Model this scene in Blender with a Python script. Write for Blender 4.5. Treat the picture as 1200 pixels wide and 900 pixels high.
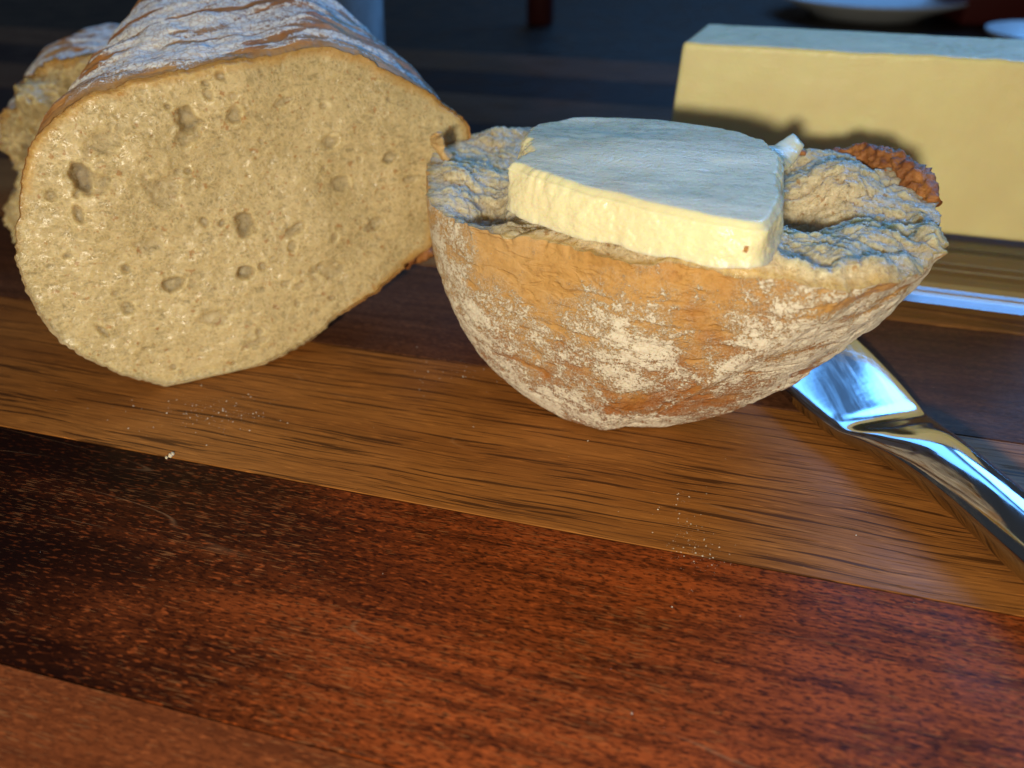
import bpy, math, random
import numpy as np

random.seed(7)
rng = np.random.default_rng(11)
R = math.radians
scene = bpy.context.scene
for _o in list(bpy.data.objects):
    bpy.data.objects.remove(_o)

# ------------------------------------------------------------------ camera
cam_d = bpy.data.cameras.new('camera')
cam = bpy.data.objects.new('camera', cam_d)
scene.collection.objects.link(cam)
cam.location = (0, 0, 0.103)
cam.rotation_euler = (R(90 - 33.8), 0, 0)
cam_d.sensor_width = 36
cam_d.lens = 27.72
cam_d.clip_start = 0.005
cam_d.clip_end = 30
cam_d.dof.use_dof = True
cam_d.dof.focus_distance = 0.149
cam_d.dof.aperture_fstop = 14.0
scene.camera = cam

# ------------------------------------------------------------------ world and lamps
world = bpy.data.worlds.new('World')
scene.world = world
world.use_nodes = True
world.node_tree.nodes['Background'].inputs[0].default_value = (0.8, 0.88, 1.0, 1)
world.node_tree.nodes['Background'].inputs[1].default_value = 0.048


def aim(o, target):
    from mathutils import Vector
    d = Vector(target) - Vector(o.location)
    o.rotation_euler = d.to_track_quat('-Z', 'Y').to_euler()


# warm hand lamp held low, a little left of and behind the lens
sp = bpy.data.lights.new('warm_lamp', 'SPOT')
sp.energy = 3.85
sp.color = (1.0, 0.89, 0.66)
sp.shadow_soft_size = 0.009
sp.spot_size = R(115)
sp.spot_blend = 0.8
spo = bpy.data.objects.new('warm_lamp', sp)
scene.collection.objects.link(spo)
spo.location = (-0.05, -0.14, 0.124)
aim(spo, (0.04, 0.15, 0.03))
# cool window beyond the table, up and to the right
WIN_AXIS = 0
wn = bpy.data.lights.new('window_light', 'AREA')
wn.shape = 'RECTANGLE'
wn.size = 1.9
wn.size_y = 1.2
wn.energy = 84
wn.color = (0.13, 0.43, 1.0)
wn.use_nodes = True                      # two panes between glazing bars, the left one towards the brighter sky
_t = wn.node_tree
_em = _t.nodes['Emission']
_ge = _t.nodes.new('ShaderNodeNewGeometry')
_sx = _t.nodes.new('ShaderNodeSeparateXYZ')
_t.links.new(_ge.outputs['Parametric'], _sx.inputs[0])
_cr = _t.nodes.new('ShaderNodeValToRGB')
_cr.color_ramp.interpolation = 'EASE'
_el = _cr.color_ramp.elements
_el[0].position = 0.0; _el[0].color = (0.95, 0.95, 0.95, 1)
_el[1].position = 1.0; _el[1].color = (0.28, 0.28, 0.28, 1)
for _p, _v in ((0.40, 0.9), (0.45, 0.03), (0.49, 0.03), (0.54, 0.38)):
    _e = _el.new(_p); _e.color = (_v, _v, _v, 1)
_t.links.new(_sx.outputs[WIN_AXIS], _cr.inputs[0])
_t.links.new(_cr.outputs[0], _em.inputs['Strength'])
wno = bpy.data.objects.new('window_light', wn)
scene.collection.objects.link(wno)
wno.location = (0.93, 1.80, 1.54)
aim(wno, (0.05, 0.15, 0.03))

scene.view_settings.view_transform = 'Standard'
scene.view_settings.look = 'None'
scene.view_settings.exposure = 0.0
scene.view_settings.gamma = 1.0
scene.view_settings.use_curve_mapping = False


# ------------------------------------------------------------------ numpy noise
def _h(ix, iy, iz, seed):
    n = (ix.astype(np.int64) * 374761393 + iy.astype(np.int64) * 668265263
         + iz.astype(np.int64) * 1274126177 + seed * 974634533) & 0xffffffff
    n = ((n ^ (n >> 13)) * 1274126177) & 0xffffffff
    n = ((n ^ (n >> 16)) * 2246822519) & 0xffffffff
    return ((n ^ (n >> 15)) & 0xffffff) / float(0xffffff)


def vnoise(P, seed=0):
    P = np.asarray(P, float)
    i = np.floor(P).astype(np.int64)
    f = P - i
    f = f * f * f * (f * (f * 6 - 15) + 10)
    x, y, z = i[..., 0], i[..., 1], i[..., 2]
    fx, fy, fz = f[..., 0], f[..., 1], f[..., 2]
    r = 0
    for a in (0, 1):
        for b in (0, 1):
            for c in (0, 1):
                w = (fx if a else 1 - fx) * (fy if b else 1 - fy) * (fz if c else 1 - fz)
                r = r + w * _h(x + a, y + b, z + c, seed)
    return r * 2 - 1


def fbm(P, octv=4, seed=0, gain=0.5):
    P = np.asarray(P, float)
    r = 0
    a = 1.0
    t = 0
    for k in range(octv):
        r = r + a * vnoise(P * (2.03 ** k) + 17.3 * k, seed + k)
        t += a
        a *= gain
    return r / t


def ridged(P, octv=4, seed=0):
    r = 0
    a = 1.0
    t = 0
    for k in range(octv):
        r = r + a * (1 - np.abs(vnoise(P * (2.1 ** k) + 9.1 * k, seed + k)))
        t += a
        a *= 0.5
    return r / t


def smooth(e0, e1, x):
    t = np.clip((np.asarray(x) - e0) / (e1 - e0), 0, 1)
    return t * t * (3 - 2 * t)


def closed_curve(pts, n):
    """smooth closed curve through pts (Catmull-Rom), resampled to n points of equal length"""
    P = np.array(pts, float)
    m = len(P)
    out = []
    for i in range(m):
        p0, p1, p2, p3 = P[i - 1], P[i], P[(i + 1) % m], P[(i + 2) % m]
        for t in np.linspace(0, 1, 24, endpoint=False):
            out.append(0.5 * (2 * p1 + (p2 - p0) * t + (2 * p0 - 5 * p1 + 4 * p2 - p3) * t * t
                              + (3 * p1 - p0 - 3 * p2 + p3) * t ** 3))
    out = np.array(out)
    seg = np.linalg.norm(np.roll(out, -1, 0) - out, axis=1)
    s = np.concatenate([[0], np.cumsum(seg)])
    out = np.vstack([out, out[:1]])
    q = np.linspace(0, s[-1], n, endpoint=False)
    return np.stack([np.interp(q, s, out[:, k]) for k in range(P.shape[1])], 1), s[-1]


def open_curve(pts, n):
    P = np.array(pts, float)
    ext = np.vstack([2 * P[0] - P[1], P, 2 * P[-1] - P[-2]])
    out = []
    for i in range(1, len(ext) - 2):
        p0, p1, p2, p3 = ext[i - 1], ext[i], ext[i + 1], ext[i + 2]
        for t in np.linspace(0, 1, 16, endpoint=False):
            out.append(0.5 * (2 * p1 + (p2 - p0) * t + (2 * p0 - 5 * p1 + 4 * p2 - p3) * t * t
                              + (3 * p1 - p0 - 3 * p2 + p3) * t ** 3))
    out.append(P[-1])
    out = np.array(out)
    seg = np.linalg.norm(np.diff(out, axis=0), axis=1)
    s = np.concatenate([[0], np.cumsum(seg)])
    q = np.linspace(0, s[-1], n)
    return np.stack([np.interp(q, s, out[:, k]) for k in range(P.shape[1])], 1)


# ------------------------------------------------------------------ object helpers
def thing(name, label, cat, loc=(0, 0, 0), rz=0, group=None):
    o = bpy.data.objects.new(name, None)
    o.empty_display_size = 0.01
    scene.collection.objects.link(o)
    o.location = loc
    o.rotation_euler = (0, 0, rz)
    tag(o, label, cat, group)
    return o


def tag(o, label=None, cat=None, group=None, kind=None):
    if label: o['label'] = label
    if cat: o['category'] = cat
    if group: o['group'] = group
    if kind: o['kind'] = kind
    return o


def mesh_obj(name, verts, faces, mat, parent=None, smooth_=True, attrs=None):
    """verts in world coordinates when the parent is an unrotated Empty"""
    V = np.asarray(verts, float)
    if parent is not None and parent.rotation_euler.z == 0:
        V = V - np.array(parent.location)
    me = bpy.data.meshes.new(name)
    F = np.asarray(faces) if not isinstance(faces, list) else None
    if F is not None and F.ndim == 2:
        nf, k = F.shape
        me.vertices.add(len(V))
        me.vertices.foreach_set('co', V.astype(np.float32).ravel())
        me.loops.add(nf * k)
        me.loops.foreach_set('vertex_index', F.astype(np.int32).ravel())
        me.polygons.add(nf)
        me.polygons.foreach_set('loop_start', (np.arange(nf) * k).astype(np.int32))
        me.update(calc_edges=True)
    else:
        me.from_pydata([tuple(v) for v in V], [], faces)
        me.update()
    me.validate()
    if smooth_:
        me.polygons.foreach_set('use_smooth', np.ones(len(me.polygons), bool))
    if attrs:
        for k, a in attrs.items():
            a = np.asarray(a, float)
            if a.ndim == 1:
                at = me.attributes.new(k, 'FLOAT', 'POINT')
                at.data.foreach_set('value', a.astype(np.float32))
            else:
                at = me.attributes.new(k, 'FLOAT_VECTOR', 'POINT')
                at.data.foreach_set('vector', a.astype(np.float32).ravel())
    me.materials.append(mat)
    o = bpy.data.objects.new(name, me)
    scene.collection.objects.link(o)
    if parent is not None:
        o.parent = parent
    return o


def ring_faces(K, N, close=True):
    """quads between K rings of N points"""
    k = np.arange(K - 1)[:, None]
    j = np.arange(N if close else N - 1)[None, :]
    j2 = (j + 1) % N
    return np.stack([k * N + j, k * N + j2, (k + 1) * N + j2, (k + 1) * N + j], -1).reshape(-1, 4)


def ring_mesh(name, rings, mat, parent=None, cap0=False, cap1=False, flip=False, attrs=None, smooth_=True):
    rings = np.asarray(rings, float)
    K, N, _ = rings.shape
    V = rings.reshape(-1, 3)
    F = ring_faces(K, N)
    if flip: F = F[:, ::-1]
    fl = F
    if cap0 or cap1:
        fl = [tuple(int(q) for q in f) for f in F]
        if cap0:
            c = list(range(N)); fl.append(tuple(c if flip else c[::-1]))
        if cap1:
            c = list(range((K - 1) * N, K * N)); fl.append(tuple(c[::-1] if flip else c))
    return mesh_obj(name, V, fl, mat, parent, smooth_, attrs)


def normals_of(rings):
    a = np.roll(rings, -1, 1) - np.roll(rings, 1, 1)
    b = np.gradient(rings, axis=0)
    n = np.cross(a, b)
    return n / (np.linalg.norm(n, axis=2, keepdims=True) + 1e-12)


def bevel_box(name, size, center, mat, parent=None, bev=0.002, segs=2):
    import bmesh
    bm = bmesh.new()
    bmesh.ops.create_cube(bm, size=1)
    for v in bm.verts:
        v.co = (v.co.x * size[0], v.co.y * size[1], v.co.z * size[2])
    bmesh.ops.bevel(bm, geom=bm.edges[:], offset=bev, segments=segs, affect='EDGES', profile=0.5)
    me = bpy.data.meshes.new(name)
    bm.to_mesh(me); bm.free()
    me.polygons.foreach_set('use_smooth', np.ones(len(me.polygons), bool))
    me.materials.append(mat)
    o = bpy.data.objects.new(name, me)
    scene.collection.objects.link(o)
    o.location = center
    if parent is not None: o.parent = parent
    return o


# ------------------------------------------------------------------ material helpers
class Mat:
    def __init__(self, name):
        self.m = bpy.data.materials.new(name)
        self.m.use_nodes = True
        self.t = self.m.node_tree
        self.b = self.t.nodes['Principled BSDF']
        self.out = self.t.nodes['Material Output']

    def n(self, typ, props=None, **ins):
        nd = self.t.nodes.new(typ)
        for k, v in (props or {}).items(): setattr(nd, k, v)
        for k, v in ins.items():
            self.set(nd, k.replace('_', ' '), v)
        return nd

    def set(self, nd, key, v):
        s = nd.inputs[int(key[1:])] if key[0] == '#' else nd.inputs[key]
        if isinstance(v, bpy.types.NodeSocket): self.t.links.new(v, s)
        else:
            if hasattr(s.default_value, '__len__') and len(s.default_value) == 4 and len(v) == 3: v = (*v, 1)
            s.default_value = v

    def bs(self, **ins):
        for k, v in ins.items(): self.set(self.b, k.replace('_', ' '), v)

    def obj(self): return self.n('ShaderNodeTexCoord').outputs['Object']

    def attr(self, name, vec=False):
        a = self.n('ShaderNodeAttribute', {'attribute_name': name})
        return a.outputs['Vector' if vec else 'Fac']

    def scale(self, v, s):
        return self.n('ShaderNodeVectorMath', {'operation': 'MULTIPLY'}, **{'#0': v, '#1': s}).outputs[0] if False else self._vm(v, s)

    def _vm(self, v, s):
        nd = self.t.nodes.new('ShaderNodeVectorMath'); nd.operation = 'MULTIPLY'
        self.t.links.new(v, nd.inputs[0]); nd.inputs[1].default_value = s
        return nd.outputs[0]

    def noise(self, v, sc=1.0, det=3.0, rough=0.5, dist=0.0):
        nd = self.n('ShaderNodeTexNoise', None, Scale=sc, Detail=det, Roughness=rough, Distortion=dist)
        self.t.links.new(v, nd.inputs['Vector'])
        return nd.outputs['Fac']

    def voro(self, v, sc=1.0, feat='F1', out='Distance', rnd=1.0):
        nd = self.n('ShaderNodeTexVoronoi', {'feature': feat}, Scale=sc, Randomness=rnd)
        self.t.links.new(v, nd.inputs['Vector'])
        return nd.outputs[out]

    def ramp(self, f, lo, hi, a=0.0, b=1.0, sm=True):
        nd = self.n('ShaderNodeMapRange', {'interpolation_type': 'SMOOTHSTEP' if sm else 'LINEAR'})
        self.t.links.new(f, nd.inputs[0]) if isinstance(f, bpy.types.NodeSocket) else None
        nd.inputs[1].default_value = lo; nd.inputs[2].default_value = hi
        nd.inputs[3].default_value = a; nd.inputs[4].default_value = b
        return nd.outputs[0]

    def mix(self, f, a, b, typ='MIX'):
        nd = self.n('ShaderNodeMix', {'data_type': 'RGBA', 'blend_type': typ})
        for s, v in ((nd.inputs[0], f), (nd.inputs[6], a), (nd.inputs[7], b)):
            if isinstance(v, bpy.types.NodeSocket): self.t.links.new(v, s)
            elif s is nd.inputs[0]: s.default_value = v
            else: s.default_value = (*v[:3], 1)
        return nd.outputs[2]

    def math(self, op, a, b=0.0):
        nd = self.n('ShaderNodeMath', {'operation': op})
        for s, v in ((nd.inputs[0], a), (nd.inputs[1], b)):
            if isinstance(v, bpy.types.NodeSocket): self.t.links.new(v, s)
            else: s.default_value = v
        return nd.outputs[0]

    def bump(self, h, dist, strength=1.0, prev=None):
        nd = self.n('ShaderNodeBump', None, Distance=dist, Strength=strength)
        self.t.links.new(h, nd.inputs['Height'])
        if prev is not None: self.t.links.new(prev, nd.inputs['Normal'])
        return nd.outputs[0]


def sss(M, w, rad, scale=0.001):
    M.bs(Subsurface_Weight=w, Subsurface_Radius=rad, Subsurface_Scale=scale)


# ---- bread crumb: cream, gelatinous cell walls, toasted towards the crust ('edge' in metres from the crust)
def crumb_mat(name, base, dark, toast, gloss=0.40, bmp=0.00017, spec=0.45):
    M = Mat(name)
    v = M.obj()
    big = M.noise(v, 90, 3)
    fine = M.noise(v, 900, 4, 0.6)
    cells = M.voro(M.scale(v, (1, 1, 1)), 620, 'F1')
    cells2 = M.voro(v, 1500, 'F1')
    col = M.mix(M.ramp(big, 0.35, 0.7), base, dark)
    col = M.mix(M.ramp(fine, 0.35, 0.75, 0.0, 0.55), col, tuple(min(1, c * 1.25) for c in base))
    wv = M.noise(v, 130, 2)
    rot = M.n('ShaderNodeMapping'); rot.inputs['Rotation'].default_value = (0.3, 0.75, 0.2); rot.inputs['Scale'].default_value = (260, 900, 900)
    M.t.links.new(v, rot.inputs['Vector'])
    strand = M.noise(rot.outputs[0], 1.0, 3, 0.6, 0.8)
    col = M.mix(M.ramp(strand, 0.56, 0.72, 0.0, 0.5), col, tuple(min(1, c * 1.3) for c in base))
    col = M.mix(M.ramp(strand, 0.30, 0.47, 0.7, 0.0), col, tuple(c * 0.7 for c in dark))
    # open cell structure: pale walls round darker, see-through pockets of two sizes
    nzc = M.n('ShaderNodeTexNoise', None, Scale=420.0, Detail=3.0); M.t.links.new(v, nzc.inputs['Vector'])
    dv = M.n('ShaderNodeVectorMath', {'operation': 'ADD'}); M.t.links.new(v, dv.inputs[0]); M.t.links.new(M._vm(nzc.outputs['Color'], (0.0026, 0.0026, 0.0026)), dv.inputs[1])
    e1 = M.voro(dv.outputs[0], 480, 'DISTANCE_TO_EDGE'); e2 = M.voro(dv.outputs[0], 1050, 'DISTANCE_TO_EDGE')
    pat1 = M.ramp(M.noise(v, 210, 3, 0.6), 0.42, 0.66); pat2 = M.ramp(M.noise(v, 330, 3, 0.6), 0.38, 0.62)
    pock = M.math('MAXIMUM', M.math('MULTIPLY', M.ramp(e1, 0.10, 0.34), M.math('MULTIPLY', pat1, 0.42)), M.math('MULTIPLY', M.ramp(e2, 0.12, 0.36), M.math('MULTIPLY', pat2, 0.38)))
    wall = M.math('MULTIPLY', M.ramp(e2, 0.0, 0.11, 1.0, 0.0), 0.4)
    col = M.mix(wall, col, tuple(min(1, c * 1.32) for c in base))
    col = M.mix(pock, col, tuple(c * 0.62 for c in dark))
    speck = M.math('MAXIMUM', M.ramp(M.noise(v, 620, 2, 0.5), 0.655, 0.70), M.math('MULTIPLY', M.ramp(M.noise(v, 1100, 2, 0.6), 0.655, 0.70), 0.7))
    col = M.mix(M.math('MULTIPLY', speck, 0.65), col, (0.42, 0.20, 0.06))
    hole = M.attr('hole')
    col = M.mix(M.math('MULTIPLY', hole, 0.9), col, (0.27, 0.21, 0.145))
    edge = M.attr('edge')
    en = M.math('ADD', edge, M.math('MULTIPLY', M.math('SUBTRACT', M.noise(v, 450, 3), 0.5), 0.0026))
    tf = M.ramp(en, 0.0002, 0.0032, 0.9, 0.0)
    col = M.mix(tf, col, toast)
    M.bs(Base_Color=col, Roughness=M.math('ADD', M.ramp(M.noise(v, 700, 3), 0.35, 0.65, gloss - 0.2, gloss + 0.25), M.math('MULTIPLY', hole, 0.4)),
         Specular_IOR_Level=spec)
    h = M.math('ADD', M.math('MULTIPLY', cells, 1.0), M.math('MULTIPLY', fine, 1.2))
    h = M.math('ADD', h, M.math('MULTIPLY', strand, 0.9))
    h = M.math('SUBTRACT', h, M.math('MULTIPLY', pock, 1.8))
    b = M.bump(h, bmp, 0.8)
    M.bs(Normal=b)
    sss(M, 0.9, (1.0, 0.82, 0.5), 0.0042)
    return M.m


# ---- floured crust: 'flour' = density of the dusting, 'cuv' = (round, along, 0) in metres, 'toast' = bake
def crust_mat(name, pale, deep, flour_col, crack=(70, 330), crack_amt=0.5, fine_sc=1500, isle=420.0, isle_amt=0.8, dusty=0.6):
    M = Mat(name)
    v = M.obj()
    uv = M.attr('cuv', True)
    fl = M.attr('flour')
    toast = M.attr('toast')
    base = M.mix(M.ramp(M.math('ADD', toast, M.math('MULTIPLY', M.math('SUBTRACT', M.noise(v, 140, 4, 0.6), 0.5), 0.9)), 0.25, 0.85), pale, deep)
    base = M.mix(M.ramp(M.noise(v, 800, 3, 0.6), 0.45, 0.75, 0.0, 0.35), base, tuple(c * 0.45 for c in deep))
    base = M.mix(M.ramp(toast, -0.6, 0.1), (0.70, 0.55, 0.33), base)
    ck = M.noise(M.scale(uv, (crack[0], crack[1], 1)), 1.0, 4, 0.55, 0.6)
    cm = M.ramp(ck, 0.5, 0.63)
    med = M.noise(v, 420, 4, 0.65)
    fin = M.noise(v, fine_sc, 4, 0.75)
    g = M.math('ADD', M.math('MULTIPLY', med, 0.42), M.math('MULTIPLY', fin, 0.58))
    g = M.math('ADD', M.math('MULTIPLY', g, 1.7), -0.35)
    d = M.math('SUBTRACT', fl, M.math('MULTIPLY', cm, crack_amt))
    mask = M.math('SUBTRACT', M.math('ADD', g, M.math('MULTIPLY', d, 0.5)), 0.75)
    mask = M.ramp(mask, -0.05, 0.06)
    isl = M.n('ShaderNodeVectorMath', {'operation': 'ADD'})
    nz3 = M.n('ShaderNodeTexNoise', None, Scale=300.0, Detail=3.0); M.t.links.new(v, nz3.inputs['Vector'])
    sc3 = M._vm(nz3.outputs['Color'], (0.004, 0.004, 0.004)); M.t.links.new(v, isl.inputs[0]); M.t.links.new(sc3, isl.inputs[1])
    ve = M.voro(isl.outputs[0], isle, 'DISTANCE_TO_EDGE')
    gap = M.ramp(M.math('ADD', ve, M.math('MULTIPLY', fin, 0.12)), 0.07, 0.19, 1.0 - isle_amt, 1.0)
    mask = M.math('MULTIPLY', mask, gap)
    # thin dust between the clumps
    dust = M.math('MULTIPLY', M.ramp(M.noise(v, 2600, 3, 0.8), 0.42, 0.62), M.ramp(d, 0.0, 0.8, 0.0, dusty))
    mask = M.math('MAXIMUM', mask, dust)
    col = M.mix(mask, base, flour_col)
    M.bs(Base_Color=col, Roughness=M.ramp(mask, 0, 1, 0.5, 0.95), Specular_IOR_Level=0.35)
    h = M.math('ADD', M.math('MULTIPLY', mask, 0.75), M.math('MULTIPLY', fin, 0.9))
    h = M.math('SUBTRACT', h, M.math('MULTIPLY', cm, 0.9))
    b = M.bump(h, 0.00026, 0.85)
    M.bs(Normal=b)
    sss(M, 0.12, (1, 0.5, 0.2), 0.0012)
    return M.m


def baked_mat(name, a, b_):
    M = Mat(name)
    v = M.obj()
    col = M.mix(M.ramp(M.noise(v, 260, 4, 0.65), 0.3, 0.7), a, b_)
    M.bs(Base_Color=col, Roughness=0.5)
    M.bs(Normal=M.bump(M.noise(v, 900, 4, 0.7), 0.0006, 0.9))
    sss(M, 0.15, (1, 0.4, 0.15), 0.001)
    return M.m


def butter_mat(name, col, gloss=0.28, streak=1.0):
    M = Mat(name)
    v = M.obj()
    c = M.mix(M.ramp(M.noise(v, 60, 3), 0.35, 0.7), col, tuple(min(1, q * 1.08) for q in col))
    M.bs(Base_Color=c, Roughness=M.ramp(M.noise(v, 500, 3), 0.3, 0.7, gloss - 0.1, gloss + 0.14), Specular_IOR_Level=0.5)
    st = M.noise(M.scale(v, (110, 620, 400)), 1.0, 4, 0.6, 1.2)
    gr = M.noise(v, 1300, 3, 0.65)
    h = M.math('ADD', M.math('MULTIPLY', M.math('MULTIPLY', st, M.ramp(M.noise(v, 75, 2), 0.45, 0.65)), 0.3 * streak), M.math('MULTIPLY', gr, 0.5))
    M.bs(Normal=M.bump(h, 0.00034, 0.8))
    sss(M, 0.6, (1.0, 0.72, 0.25), 0.0032)
    return M.m


def oak_mat(name, light, mid, dark, seed=0.0, pore=(24, 1150)):
    M = Mat(name)
    v = M.n('ShaderNodeVectorMath', {'operation': 'ADD'})
    M.t.links.new(M.obj(), v.inputs[0]); v.inputs[1].default_value = (seed, seed * 0.7, 0)
    v = v.outputs[0]
    warp = M.noise(M.scale(v, (14, 30, 14)), 1, 2)
    wv = M.n('ShaderNodeCombineXYZ', None, Y=M.math('MULTIPLY', warp, 0.006))
    wa = M.n('ShaderNodeVectorMath', {'operation': 'ADD'})
    M.t.links.new(v, wa.inputs[0]); M.t.links.new(wv.outputs[0], wa.inputs[1]); w = wa.outputs[0]
    col = M.mix(M.ramp(M.noise(M.scale(w, (8, 110, 8)), 1, 4, 0.6), 0.32, 0.68), light, mid)
    fibre = M.noise(M.scale(w, (70, 2300, 70)), 1, 3, 0.6)
    col = M.mix(M.ramp(fibre, 0.35, 0.7, 0.0, 0.6), col, tuple(c * 0.55 for c in mid))
    fleck = M.ramp(M.noise(M.scale(w, (140, 2600, 140)), 1, 2, 0.5), 0.62, 0.7)
    col = M.mix(M.math('MULTIPLY', fleck, 0.45), col, tuple(min(1, c * 1.8) for c in light))
    p = M.noise(M.scale(w, (pore[0], pore[1], 40)), 1, 2.5, 0.5)
    pm = M.ramp(p, 0.575, 0.61)
    p2 = M.noise(M.scale(w, (pore[0] * 2.6, pore[1] * 2.6, 40)), 1, 2, 0.5)
    pm = M.math('MAXIMUM', pm, M.math('MULTIPLY', M.ramp(p2, 0.6, 0.64), 0.7))
    col = M.mix(M.math('MULTIPLY', pm, 0.85), col, dark)
    sc_v = M.n('ShaderNodeMapping'); sc_v.inputs['Rotation'].default_value = (0, 0, 1.15); sc_v.inputs['Scale'].default_value = (6, 70, 1)
    M.t.links.new(v, sc_v.inputs['Vector'])
    sl = M.math('ABSOLUTE', M.math('SUBTRACT', M.noise(sc_v.outputs[0], 1.0, 1.0, 0.4), 0.5))
    sl = M.math('MULTIPLY', M.ramp(sl, 0.0, 0.0035, 1.0, 0.0), M.ramp(M.noise(v, 21, 2), 0.52, 0.62, 0.0, 0.3))
    col = M.mix(sl, col, (0.40, 0.22, 0.11))
    M.bs(Base_Color=col, Roughness=M.ramp(M.noise(v, 40, 3), 0.3, 0.7, 0.34, 0.5), Specular_IOR_Level=0.10)
    h = M.math('SUBTRACT', M.math('MULTIPLY', fibre, 0.35), pm)
    M.bs(Normal=M.bump(h, 0.00012, 0.7))
    return M.m


def mahogany_mat(name, light, mid, dark, pore_col, seed=0.0, dashes=1.0, shade_x=0.0):
    M = Mat(name)
    v = M.n('ShaderNodeVectorMath', {'operation': 'ADD'})
    M.t.links.new(M.obj(), v.inputs[0]); v.inputs[1].default_value = (seed, seed * 0.7, 0)
    v = v.outputs[0]
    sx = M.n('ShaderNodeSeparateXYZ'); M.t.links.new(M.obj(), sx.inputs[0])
    zone = M.math('ADD', M.noise(M.scale(v, (9, 40, 9)), 1, 3, 0.6), M.math('MULTIPLY', M.math('ADD', sx.outputs[0], 0.02), shade_x))  # noise plus shade painted along x: dark at left, lit at right
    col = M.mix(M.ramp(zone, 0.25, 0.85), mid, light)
    st = M.noise(M.scale(v, (30, 420, 30)), 1, 4, 0.6)
    col = M.mix(M.ramp(st, 0.35, 0.7, 0.0, 0.75), col, dark)
    mott = M.noise(M.scale(v, (650, 2300, 300)), 1, 3, 0.6, 0.4)
    col = M.mix(M.ramp(mott, 0.46, 0.62, 0.0, 0.75), col, dark)
    hl = M.noise(M.scale(v, (480, 1900, 300)), 1, 2, 0.5, 0.3)
    col = M.mix(M.math('MULTIPLY', M.ramp(hl, 0.55, 0.72, 0.0, 0.5), M.ramp(zone, 0.15, 0.6, 0.15, 1.0)), col, tuple(min(1, c * 1.7) for c in light))
    d = M.noise(M.scale(v, (240, 3700, 100)), 1, 1.5, 0.5)
    dens = M.ramp(M.noise(v, 34, 2), 0.35, 0.62, 0.70, 0.605)
    dm = M.ramp(M.math('SUBTRACT', d, dens), 0.0, 0.025)
    col = M.mix(M.math('MULTIPLY', dm, M.ramp(zone, 0.1, 0.55, 0.08 * dashes, 0.5 * dashes)), col, pore_col)
    sc_v = M.n('ShaderNodeMapping'); sc_v.inputs['Rotation'].default_value = (0, 0, 1.15); sc_v.inputs['Scale'].default_value = (6, 70, 1)
    M.t.links.new(v, sc_v.inputs['Vector'])
    sl = M.math('ABSOLUTE', M.math('SUBTRACT', M.noise(sc_v.outputs[0], 1.0, 1.0, 0.4), 0.5))
    sl = M.math('MULTIPLY', M.ramp(sl, 0.0, 0.0035, 1.0, 0.0), M.ramp(M.noise(v, 21, 2), 0.52, 0.62, 0.0, 0.3))
    col = M.mix(sl, col, (0.40, 0.22, 0.11))
    M.bs(Base_Color=col, Roughness=M.ramp(M.noise(v, 60, 3), 0.3, 0.7, 0.34, 0.5), Specular_IOR_Level=0.06)
    M.bs(Normal=M.bump(M.math('ADD', M.math('MULTIPLY', mott, 0.6), dm), 0.00008, 0.7))
    return M.m


def plain_mat(name, col, rough=0.5, metal=0.0, spec=0.5, var=0.12, sc=60):
    M = Mat(name)
    v = M.obj()
    c = M.mix(M.noise(v, sc, 3), tuple(q * (1 - var) for q in col), tuple(min(1, q * (1 + var)) for q in col))
    M.bs(Base_Color=c, Roughness=rough, Metallic=metal, Specular_IOR_Level=spec)
    return M.m


def steel_mat():
    M = Mat('polished_steel')
    v = M.obj()
    M.bs(Base_Color=(0.52, 0.54, 0.57), Metallic=1.0,
         Roughness=M.ramp(M.noise(M.scale(v, (900, 90, 300)), 1, 3), 0.3, 0.7, 0.06, 0.13))
    sm = M.noise(v, 130, 3, 0.6)
    M.bs(Normal=M.bump(sm, 0.0002, 0.12))
    return M.m


def glass_mat(name, tint=(0.93, 0.96, 0.96), ior=1.5):
    M = Mat(name)
    M.t.nodes.remove(M.b)
    fr = M.n('ShaderNodeFresnel', None, IOR=ior)
    tr = M.n('ShaderNodeBsdfTransparent', None, Color=tint)
    gl = M.n('ShaderNodeBsdfGlossy', None, Color=(0.95, 0.97, 1.0), Roughness=0.05)
    mx = M.n('ShaderNodeMixShader')
    geo = M.n('ShaderNodeNewGeometry')
    fac = M.math('MULTIPLY', fr.outputs[0], M.math('SUBTRACT', 1.0, geo.outputs['Backfacing']))
    M.t.links.new(fac, mx.inputs[0])
    M.t.links.new(tr.outputs[0], mx.inputs[1])
    M.t.links.new(gl.outputs[0], mx.inputs[2])
    M.t.links.new(mx.outputs[0], M.out.inputs[0])
    return M.m


# ================================================================== SETTING
table_m = oak_mat('dark_table_wood', (0.030, 0.020, 0.014), (0.022, 0.014, 0.010), (0.008, 0.006, 0.005), 3.1)
tb = mesh_obj('table', [(-1.6, -0.5, -0.022), (1.6, -0.5, -0.022), (1.6, 2.2, -0.022), (-1.6, 2.2, -0.022)],
              [(0, 1, 2, 3)], table_m)
tag(tb, kind='structure')

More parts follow.
